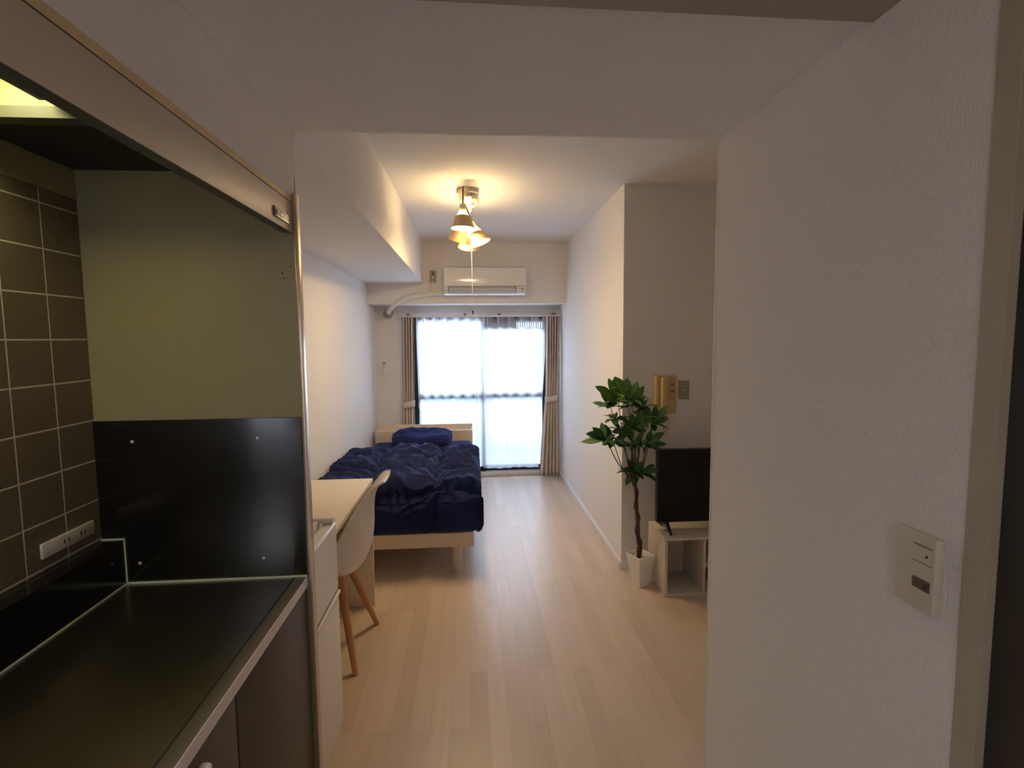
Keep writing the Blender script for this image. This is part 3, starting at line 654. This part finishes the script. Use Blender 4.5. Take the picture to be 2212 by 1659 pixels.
bx('badge_plate', BADGE, (-.464, -.4610, 1.317, 1.419, 1.775, 1.799), bg_, bev=.0008)
MK = [(1.322, 1.414, 1.7775, 1.7795), (1.322, 1.414, 1.7945, 1.7955), (1.336, 1.338, 1.782, 1.792), (1.346, 1.348, 1.782, 1.792), (1.336, 1.348, 1.782, 1.7833), (1.336, 1.348, 1.7907, 1.792), (1.336, 1.348, 1.7863, 1.7876)]
MK += [(1.358 + k * .006, 1.361 + k * .006, 1.784, 1.7895 + (.0018 if k in (0, 3, 5) else 0)) for k in range(7)]
multi('silver_mark', BADGEL, [(-.4610, -.4605, a, b, c, d) for a, b, c, d in MK], bg_)

# ------------------------------------------------------------------ switches and intercom
sw = thing('light_switch', 'large ivory two switch plate on the near right wall', 'light switch', (.70, .76, 1.11))
bx('plate', PLATE, (.686, .70, .712, .786, 1.052, 1.173), sw, bev=.003, seg=3)
for ya, yb, za, zb, m_, yi in ((.718, .752, 1.130, 1.155, PLATE, .7235), (.719, .750, 1.087, 1.104, DKSW, .7235)):
    r_ = bx('rocker', m_, (.684, .687, ya, yb, za, zb), sw, bev=.0012)
    bx('indicator', GROOVE, (.6832, .6845, yi, yi + .003, (za + zb) / 2 - .002, (za + zb) / 2 + .002), r_)
for z in (1.1285, 1.1555): bx('rocker_frame', DKSW, (.6856, .6862, .7175, .7525, z, z + .0012), sw)
ic = thing('intercom_phone', 'yellowed ivory intercom handset on the alcove wall behind the plant', 'intercom', (1.19, 3.2, 1.12))
bx('base_unit', PHONE2, (1.128, 1.262, 3.165, 3.2, 1.005, 1.240), ic, bev=.006, seg=3)
bx('side_rail', PHONE, (1.125, 1.150, 3.158, 3.2, 1.005, 1.240), ic, bev=.006, seg=3)
bm = bmesh.new(); box(bm, 1.156, 1.200, 3.135, 3.168, 1.010, 1.232, bev=.012, seg=4)
for v in bm.verts:
    if abs(v.co.z - 1.12) < .06: v.co.y += .008
obj('handset', bm, PHONE, ic, True)
for z, w_ in ((1.185, .004), (1.176, .003), (1.145, .005), (1.138, .003), (1.048, .037)): bx('panel_slot', DKSW if w_ < .03 else PHONE, (1.222, 1.247, 3.1635, 3.1655, z, z + w_), ic)
bm = bmesh.new(); tube(bm, smooth_pts([(1.165, 3.17, 1.008), (1.17, 3.165, .96), (1.185, 3.17, .90), (1.205, 3.18, .885), (1.215, 3.18, .92), (1.21, 3.185, 1.006)]), .0035, 6); obj('coiled_cord', bm, PHONE, ic, True)
s2 = thing('light_switch', 'small beige switch plate right of the intercom on the alcove wall', 'light switch', (1.32, 3.2, 1.145))
bx('plate', PLATE2, (1.285, 1.355, 3.193, 3.2, 1.088, 1.206), s2, bev=.003); bx('rocker', PLATE, (1.309, 1.333, 3.190, 3.194, 1.140, 1.155), s2, bev=.001)

# ------------------------------------------------------------------ cube shelf and television
cs_ = thing('cube_shelf', 'low white wood cube shelf under the television in the alcove', 'shelf', (1.5, 2.98, 0))
X0, X1, Y0, Y1, Z1 = 1.074, 1.93, 2.82, 3.11, .342
for d, nm in (((X0, X1, Y0, Y1, Z1 - .015, Z1), 'top_board'), ((X0, X1, Y0, Y1, 0, .015), 'bottom_board'), ((X0, X0 + .016, Y0, Y1, .015, Z1 - .015), 'side_board'), ((X1 - .016, X1, Y0, Y1, .015, Z1 - .015), 'side_board'),
              ((1.298, 1.313, Y0, Y1, .015, Z1 - .015), 'divider'), ((1.62, 1.635, Y0, Y1, .015, Z1 - .015), 'divider'), ((1.313, 1.62, Y0 + .004, Y1 - .01, .165, .180), 'middle_shelf'), ((X0 + .016, X1 - .016, Y1 - .006, Y1, .015, Z1 - .015), 'back_board')):
    bx(nm, CABW, d, cs_, bev=.0008)
tv = thing('television', 'black flat television standing on the white cube shelf', 'television', (1.42, 2.94, Z1))
bx('cabinet', TVB, (1.068, 1.79, 2.945, 2.985, .390, .825), tv, bev=.004); bx('screen', TVS, (1.073, 1.785, 2.9425, 2.946, .402, .820), tv)
for x in (1.135, 1.72):
    bm = bmesh.new(); s = -1 if x < 1.4 else 1
    tube(bm, [(x, 2.965, .40), (x + s * .004, 2.93, .368), (x + s * .012, 2.862, Z1 + .007)], [.012, .010, .007], 10); tube(bm, [(x, 2.965, .40), (x + s * .004, 2.995, .368), (x + s * .012, 3.05, Z1 + .007)], [.012, .010, .007], 10); obj('foot', bm, TVB, tv, True)

# ------------------------------------------------------------------ potted plant
def img(px, py, Y):           # a point of the alcove seen at that place of the photograph, for laying out the crown
    c = Vector((px - 1106, py - 829.5, 1138.07)); v = Vector([sum(R[k][i] * c[k] for k in range(3)) for i in range(3)])
    v *= Y / v.y; return Vector((v.x, v.y, v.z + H))
pt = thing('potted_plant', 'leafy money tree in a white square pot beside the television', 'plant', (.985, 2.99, 0))
bm = bmesh.new(); pc = Vector((.985, 2.985, 0)); ang = math.radians(24); Mz = Matrix.Translation(pc) @ Matrix.Rotation(ang, 4, 'Z')
def ring(h, z): return [bm.verts.new(Mz @ Vector((sx * h, sy * h, z))) for sx, sy in ((-1, -1), (1, -1), (1, 1), (-1, 1))]
rs = [ring(.036, 0), ring(.0575, .165), ring(.0615, .190), ring(.056, .190), ring(.052, .165), ring(.05, .15)]
bm.faces.new(rs[0])
for a, b in zip(rs, rs[1:]):
    for k in range(4): bm.faces.new((a[k], a[(k + 1) % 4], b[(k + 1) % 4], b[k]))
bm.faces.new(rs[-1]); po = obj('pot', bm, POTW, pt); bvm = po.modifiers.new('b', 'BEVEL'); bvm.width = .003; bvm.segments = 2
bm = bmesh.new()
for k in range(110):
    p = Mz @ Vector((random.uniform(-.045, .045), random.uniform(-.045, .045), .160 + random.uniform(-.002, .006)))
    bmesh.ops.create_icosphere(bm, subdivisions=1, radius=random.uniform(.006, .009), matrix=Matrix.Translation(p))
pe = obj('pebbles', bm, PEB, pt, True); pe['kind'] = 'stuff'
bm = bmesh.new()
TR = [(1380, 1222), (1381, 1190), (1382, 1175), (1377, 1150), (1378, 1120), (1374, 1095), (1375, 1065), (1371, 1045)]
TP = [img(a, b, 2.985) for a, b in TR]; SPt = smooth_pts(TP, 5)
tube(bm, SPt, [.0165 - .006 * i / len(SPt) + .0022 * math.sin(i * 1.3) for i in range(len(SPt))], 12); obj('trunk', bm, BARK, pt, True)
fork = TP[-1]
def leaflet(bm, base, d, up_, L_, Wd_, droop):
    d = d.normalized(); side = d.cross(up_).normalized(); nn = side.cross(d).normalized(); n = 9; rows = []
    for i in range(n + 1):
        t = i / n; w = Wd_ * (math.sin(PI * t ** 1.15) ** .95 if 0 < t < 1 else .012)
        c = base + d * (L_ * t) - Vector((0, 0, 1)) * (droop * L_ * t * t) 
        rows.append([bm.verts.new(c - side * w + nn * w * .22), bm.verts.new(c - side * w * .5 + nn * w * .04), bm.verts.new(c), bm.verts.new(c + side * w * .5 + nn * w * .04), bm.verts.new(c + side * w + nn * w * .22)])
    for a, b in zip(rows, rows[1:]):
        for k in range(4):
            try: bm.faces.new((a[k], a[k + 1], b[k + 1], b[k]))
            except ValueError: pass
# crowns: hub pixel, depth, list of tip pixels
CL = [
 (1335, 868, 2.97, [(1284, 834), (1312, 812), (1327, 808), (1358, 812), (1296, 848), (1345, 850)], 1),
 (1362, 862, 2.90, [(1326, 812), (1352, 815), (1379, 820), (1385, 836), (1330, 846)], 1),
 (1319, 880, 3.00, [(1279, 869), (1294, 842), (1322, 848), (1336, 858)], 0),
 (1366, 876, 3.02, [(1348, 842), (1366, 838), (1392, 832), (1397, 855), (1392, 866)], 0),
 (1330, 905, 2.95, [(1314, 901), (1332, 888), (1352, 902)], 0),
 (1408, 916, 3.06, [(1382, 875), (1418, 872), (1442, 876), (1446, 902), (1410, 930)], 0),
 (1368, 926, 2.88, [(1330, 934), (1342, 905), (1362, 890), (1386, 890), (1402, 915), (1396, 932), (1366, 948), (1338, 948)], 0),
 (1390, 905, 2.94, [(1366, 888), (1380, 886), (1404, 900), (1400, 925)], 1),
 (1310, 950, 2.92, [(1254, 955), (1264, 937), (1278, 922), (1298, 910), (1330, 938), (1322, 966)], 0),
 (1325, 955, 2.98, [(1278, 926), (1305, 915), (1346, 940), (1350, 966), (1300, 960)], 0),
 (1396, 960, 3.04, [(1436, 934), (1441, 960), (1408, 926), (1390, 978), (1428, 972)], 0),
 (1372, 960, 3.00, [(1350, 935), (1390, 930), (1400, 952), (1345, 962), (1380, 985)], 0),
 (1344, 930, 2.93, [(1318, 905), (1322, 935), (1338, 950), (1360, 912), (1368, 938)], 0),
 (1384, 880, 2.99, [(1370, 850), (1400, 862), (1406, 884), (1378, 900)], 0),
 (1352, 845, 2.95, [(1330, 825), (1362, 820), (1374, 842), (1345, 864)], 1),
 (1366, 1019, 2.98, [(1345, 1015), (1352, 1048), (1392, 996), (1376, 1040), (1360, 990)], 0),
 (1388, 1022, 2.96, [(1414, 1002), (1406, 1030), (1385, 998), (1424, 1014)], 0),
]
sb = bmesh.new()
for k, (hx, hy, Y, tips, fresh_lit) in enumerate(CL):
    hub = img(hx, hy, Y); bm = bmesh.new()
    start = fork + Vector((random.uniform(-.006, .006), random.uniform(-.006, .006), random.uniform(-.03, .02)))
    mid = start.lerp(hub, .5) + Vector((random.uniform(-.012, .012), random.uniform(-.012, .012), -.03 if abs(hub.x - start.x) > .08 else .0))
    tube(sb, smooth_pts([start, mid, hub], 5), [.0046 - .0028 * i / 10 for i in range(11)], 7)
    for i, (tx, ty) in enumerate(tips):
        tip = img(tx, ty, Y + random.uniform(-.075, .075))
        d = tip - hub; L_ = d.length
        upv = Vector((random.uniform(-.35, .35), -.75, random.uniform(.35, .8))).normalized()
        dr = random.uniform(.02, .10)
        leaflet(bm, hub, d + Vector((0, 0, dr * L_)), upv, L_, L_ * random.uniform(.155, .20), dr)
    # leaflets towards the viewer side and the wall so the whorl is round
    for s in range(7):
        a = s * 2 * PI / 7 + random.uniform(-.3, .3)
        leaflet(bm, hub, Vector((math.sin(a) * .7, math.cos(a), random.uniform(-.05, .45))), Vector((0, 0, 1)), random.uniform(.085, .125), .019, .25)
    lc = obj('leaf_cluster', bm, LEAF2 if fresh_lit else LEAF, pt, True)
    so = lc.modifiers.new('t', 'SOLIDIFY'); so.thickness = .0006
obj('branches', sb, STEM, pt, True)
bpy.context.view_layer.update()
